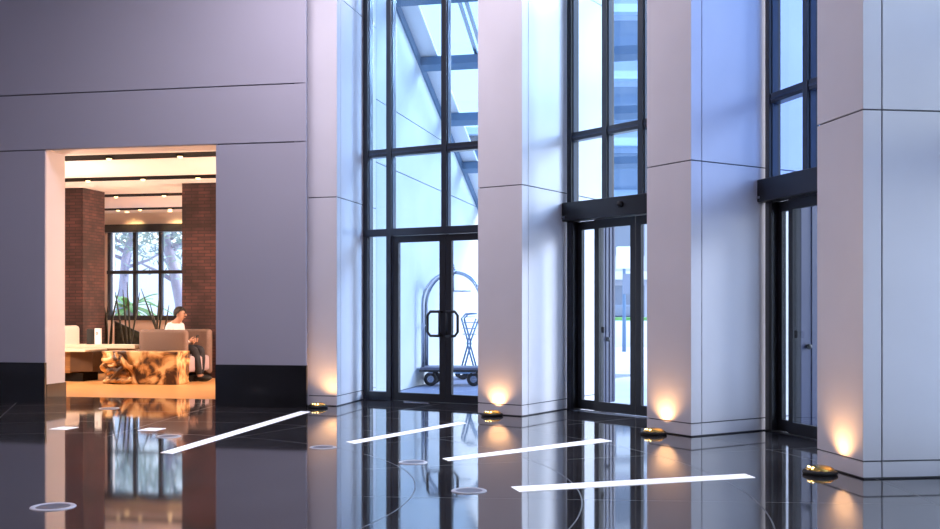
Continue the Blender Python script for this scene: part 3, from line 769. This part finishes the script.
# glazed canopy
cn = empty('glass_canopy'); tag(cn, 'sloping glass canopy on blue steel beams over the entrance', 'canopy', kind='structure')
def cz(t): return top(t)+.05
def slab(t0, t1, b0, b1, dz0, dz1, name, m):
    mb = MB(); b = mb.bm
    vs = []
    for dz in (dz0, dz1):
        for t, bb in ((t0, b0), (t1, b0), (t1, b1), (t0, b1)):
            x, y = P1.p(t, bb); vs.append(b.verts.new((x, y, cz(t)+dz)))
    b.faces.new(vs[:4]); b.faces.new(vs[4:])
    for k in range(4): b.faces.new((vs[k], vs[(k+1) % 4], vs[4+(k+1) % 4], vs[4+k]))
    return mb.build(name, m, cn)
B1 = 9.5
slab(1.65, 8.2, -.1, .03, -.06, .10, 'edge_beam', M_bluesteel)
slab(1.65, 8.2, .03, .30, .10, .16, 'edge_flashing', M_white)
slab(1.65, 8.2, .03, B1, .165, .18, 'roof_glass', M_roofglass)
for t in (2.3, 3.75, 5.2, 6.65, 8.0): slab(t, t+.16, .03, B1, -.05, .08, 'purlin', M_bluesteel)
for bb in (.9, 1.0, 2.3, 2.4, 3.9, 4.0, 5.6, 5.7, 7.4): slab(1.65, 8.2, bb, bb+.045, .10, .16, 'rafter', M_steel)
for bb in (1.72, 6.2):
    x, y = P1.p(7.2, bb); MB().tube([(x, y, -.02), (x, y, cz(7.2)-.1)], .05, 12).build('post', M_bluesteel, cn, smooth=True)

# luggage cart
def cart():
    o = empty('luggage_cart')
    MB().box(-.50, .50, -.30, .30, .235, .30).build('deck', mat('cart_deck', (.13, .14, .20), .5), o, .015)
    MB().box(-.515, .515, -.315, .315, .225, .262).build('bumper', M_rubber, o, .012)
    for sx in (-1, 1):
        for sy in (-1, 1):
            pts = [(sx*.46, sy*.26, .30), (sx*.46, sy*.26, 1.30)]
            for k in range(1, 9):
                a = k/8*PI/2; pts.append((sx*(.46*math.cos(a)), sy*(.26*math.cos(a)), 1.30+.50*math.sin(a)))
            MB().tube(pts, .027, 10).build('hoop_post', M_steel, o, smooth=True)
            w_ = MB(); w_.lathe([(.055, -.02), (.10, -.018), (.11, 0), (.10, .018), (.055, .02)], 24, (sx*.34, sy*.22, .11), 'y')
            wh = w_.build('wheel', M_rubber, o, smooth=True)
            MB().lathe([(0, -.024), (.055, -.024), (.055, .024), (0, .024)], 16, (sx*.34, sy*.22, .11), 'y').build('hub', M_steel, wh)
            MB().box(sx*.34-.03, sx*.34+.03, sy*.22-.03, sy*.22+.03, .20, .235).build('caster_fork', M_steel, o)
    MB().tube([(-.02, 0, 1.50), (.28, 0, 1.50)], .012, 8).tube([(0, 0, 1.50), (0, 0, 1.8)], .012, 8).build('hanging_bar', M_steel, o, smooth=True)
    MB().ball((0, 0, 1.81), .05).ball((0, 0, 1.885), .028).tube([(0, 0, 1.80), (0, 0, 1.93)], [.012, .006], 8).build('finial', M_steel, o, smooth=True)
    MB().tube([(-.46, -.26, .95), (-.46, .26, .95)], .010, 8).build('side_rail', M_steel, o, smooth=True)
    return o
c = cart(); c.location = at(453.5, 16.75, 0); c.rotation_euler = (0, 0, -.08); tag(c, 'steel luggage cart with arched hoops outside the hinged doors', 'luggage cart')
# folded hand trolley further out
o = empty('hand_trolley'); o.location = at(468.5, 18.3, 0); o.rotation_euler = (0, 0, .15)
for y in (-.16, .16):
    MB().tube([(-.12, y, .12), (.02, y, .62), (-.10, y, 1.05), (-.03, y, 1.13), (.12, y, 1.14)], .016, 8).build('side_tube', M_bluesteel, o, smooth=True)
    MB().tube([(.14, y, .12), (.0, y, .62), (.16, y, 1.05)], .016, 8).build('side_tube', M_bluesteel, o, smooth=True)
    MB().lathe([(.05, -.015), (.10, -.015), (.10, .015), (.05, .015)], 20, (-.12, y, .10), 'y').build('wheel', M_rubber, o)
g = MB()
for z in (.78, .88, .98, 1.08): g.tube([(-.10, -.16, z), (.13, -.16, z), (.13, .16, z), (-.10, .16, z), (-.10, -.16, z)], .007, 6)
g.build('basket', M_steel, o, smooth=True); MB().box(-.25, .2, -.2, .2, .10, .14).build('tray', M_bluesteel, o)
tag(o, 'small wire basket trolley behind the luggage cart', 'trolley')

# street scene beyond the middle bay
def building(name, x0, x1, y0, y1, fl_n, fh, m, lab, ww=1.4):
    B = empty(name); tag(B, lab, 'building')
    MB().box(x0, x1, y0, y1, -.1, fl_n*fh).build('wall', m, B)
    for k in range(fl_n):
        z = k*fh
        MB().box(x0-.15, x1+.15, y0-.5, y0, z+fh-.35, z+fh).build('balcony_slab', M_white, B)
        x = x0+.5; wn = 0
        while x < x1-ww and wn < 14:
            MB().box(x, x+ww, y0-.03, y0, z+.7, z+fh-.6).build('window_pane', M_bglass, B); x += ww*1.6; wn += 1
building('office_building', 3.5, 20, 46, 56, 8, 2.9, M_bld, 'tall pale building with balcony slabs across the street')
building('corner_shop', -6, 3.0, 52, 60, 3, 3.4, M_brown, 'low brown building across the street', 1.2)
o = MB().box(3.0, 14, 36, 40, -.02, .85).build('planter_wall', M_white); tag(o, 'long white planter wall with lawn across the forecourt', 'planter')
MB().box(3.1, 13.9, 36.1, 39.9, .85, .95).build('lawn', M_green, o)
o = empty('street_lamp'); o.location = (4.55, 31, -.02)
MB().tube([(0, 0, 0), (0, 0, 2.6), (.1, 0, 3.0)], [.06, .045, .03], 10).build('pole', M_bluesteel, o, smooth=True)
MB().box(-.22, .32, -.14, .14, 2.45, 3.1).build('sign_box', M_white, o, .02); MB().box(-.06, .22, -.15, -.14, 1.7, 2.3).build('notice', M_bglass, o)
tag(o, 'slim street post with a white box seen through the first sliding door', 'street post')
o = empty('parked_car'); o.location = (6.0, 43, -.02)
MB().prism([(-2, -.8), (2, -.8), (2, .8), (-2, .8)], .3, .95).build('body', mat('car_paint', (.10, .12, .22), .3), o, .12, smooth=True)
MB().prism([(-1.1, -.7), (1.0, -.7), (1.0, .7), (-1.1, .7)], .95, 1.45).build('cabin', M_bglass, o, .12, smooth=True)
for x in (-1.25, 1.25):
    for y in (-.75, .75): MB().lathe([(0, -.1), (.32, -.1), (.32, .1), (0, .1)], 20, (x, y, .32), 'y').build('wheel', M_rubber, o)
tag(o, 'dark car parked before the building across the street', 'car')

# garden outside the lounge window
def tree(x, Z, h, lab, crown, lean=0):
    o = empty('tree'); o.location = at(x, Z, -.02)
    t = MB(); t.tube([(0, 0, 0), (.1+lean*.2, 0, h*.3), (lean*.5, 0, h*.55), (lean, 0, h*.8)], [.20, .16, .13, .08], 10)
    rr = random.Random(int(x))
    for k in range(9):
        z = h*(.45+.05*k); a = rr.uniform(0, 2*PI); l = rr.uniform(.8, 1.8)
        t.tube([(lean*.5, 0, z), (lean*.5+l*.5*math.cos(a), l*.5*math.sin(a), z+.25), (lean*.5+l*math.cos(a), l*math.sin(a), z+.3+rr.random()*.5)], [.07, .045, .02], 6)
    t.build('trunk', M_bark, o, smooth=True)
    f = MB()
    for k in range(crown):
        p = Vector((rr.gauss(0, .9)+lean*.5, rr.gauss(0, .8), h*.78+rr.gauss(0, .55)))
        d = Vector((rr.gauss(0, 1), rr.gauss(0, 1), rr.gauss(0, .6)-.3)).normalized()*rr.uniform(.15, .4); s = d.cross(Vector((rr.gauss(0, 1), rr.gauss(0, 1), rr.gauss(0, 1)))).normalized()*.028
        a = f.bm.verts.new(p); b = f.bm.verts.new(p+d*.5+s); c = f.bm.verts.new(p+d); e = f.bm.verts.new(p+d*.5-s); f.bm.faces.new((a, b, c, e))
    f.build('foliage', M_leaf, o)
    tag(o, lab, 'tree', 'trees outside the lounge window')
tree(181, 29, 4.6, 'leafy tree with crooked trunk at the right edge of the lounge window', 900, -.5)
tree(116, 34, 5.2, 'fine leaved tree filling the upper left lounge window panes', 1100, .6)
o = empty('palm'); o.location = at(129, 27.5, -.02)
MB().tube([(0, 0, 0), (.03, 0, .6), (0, 0, 1.3)], [.14, .12, .10], 10).build('trunk', M_bark, o, smooth=True)
for k in range(22):
    a = k*2.4; l = .75+.2*(k % 3); el = .9-.055*k
    mb = MB(); prev = None
    for t in range(9):
        f = t/8; r = l*f; z = 1.3+r*el-.55*r*r
        wd = .10*math.sin(PI*min(1, f*.9+.1))
        c, s = math.cos(a), math.sin(a)
        cur = (mb.bm.verts.new((r*c-wd*s, r*s+wd*c, z-.03)), mb.bm.verts.new((r*c, r*s, z)), mb.bm.verts.new((r*c+wd*s, r*s-wd*c, z-.03)))
        if prev: mb.bm.faces.new((prev[0], prev[1], cur[1], cur[0])); mb.bm.faces.new((prev[1], prev[2], cur[2], cur[1]))
        prev = cur
    mb.build('frond', M_palm, o, smooth=True)
tag(o, 'bright green palm outside the lounge window', 'palm')
o = MB().box(-22, -2, 38, 38.4, -.02, 3.6).build('garden_wall', M_white); tag(o, 'pale garden wall far behind the trees', 'garden wall')
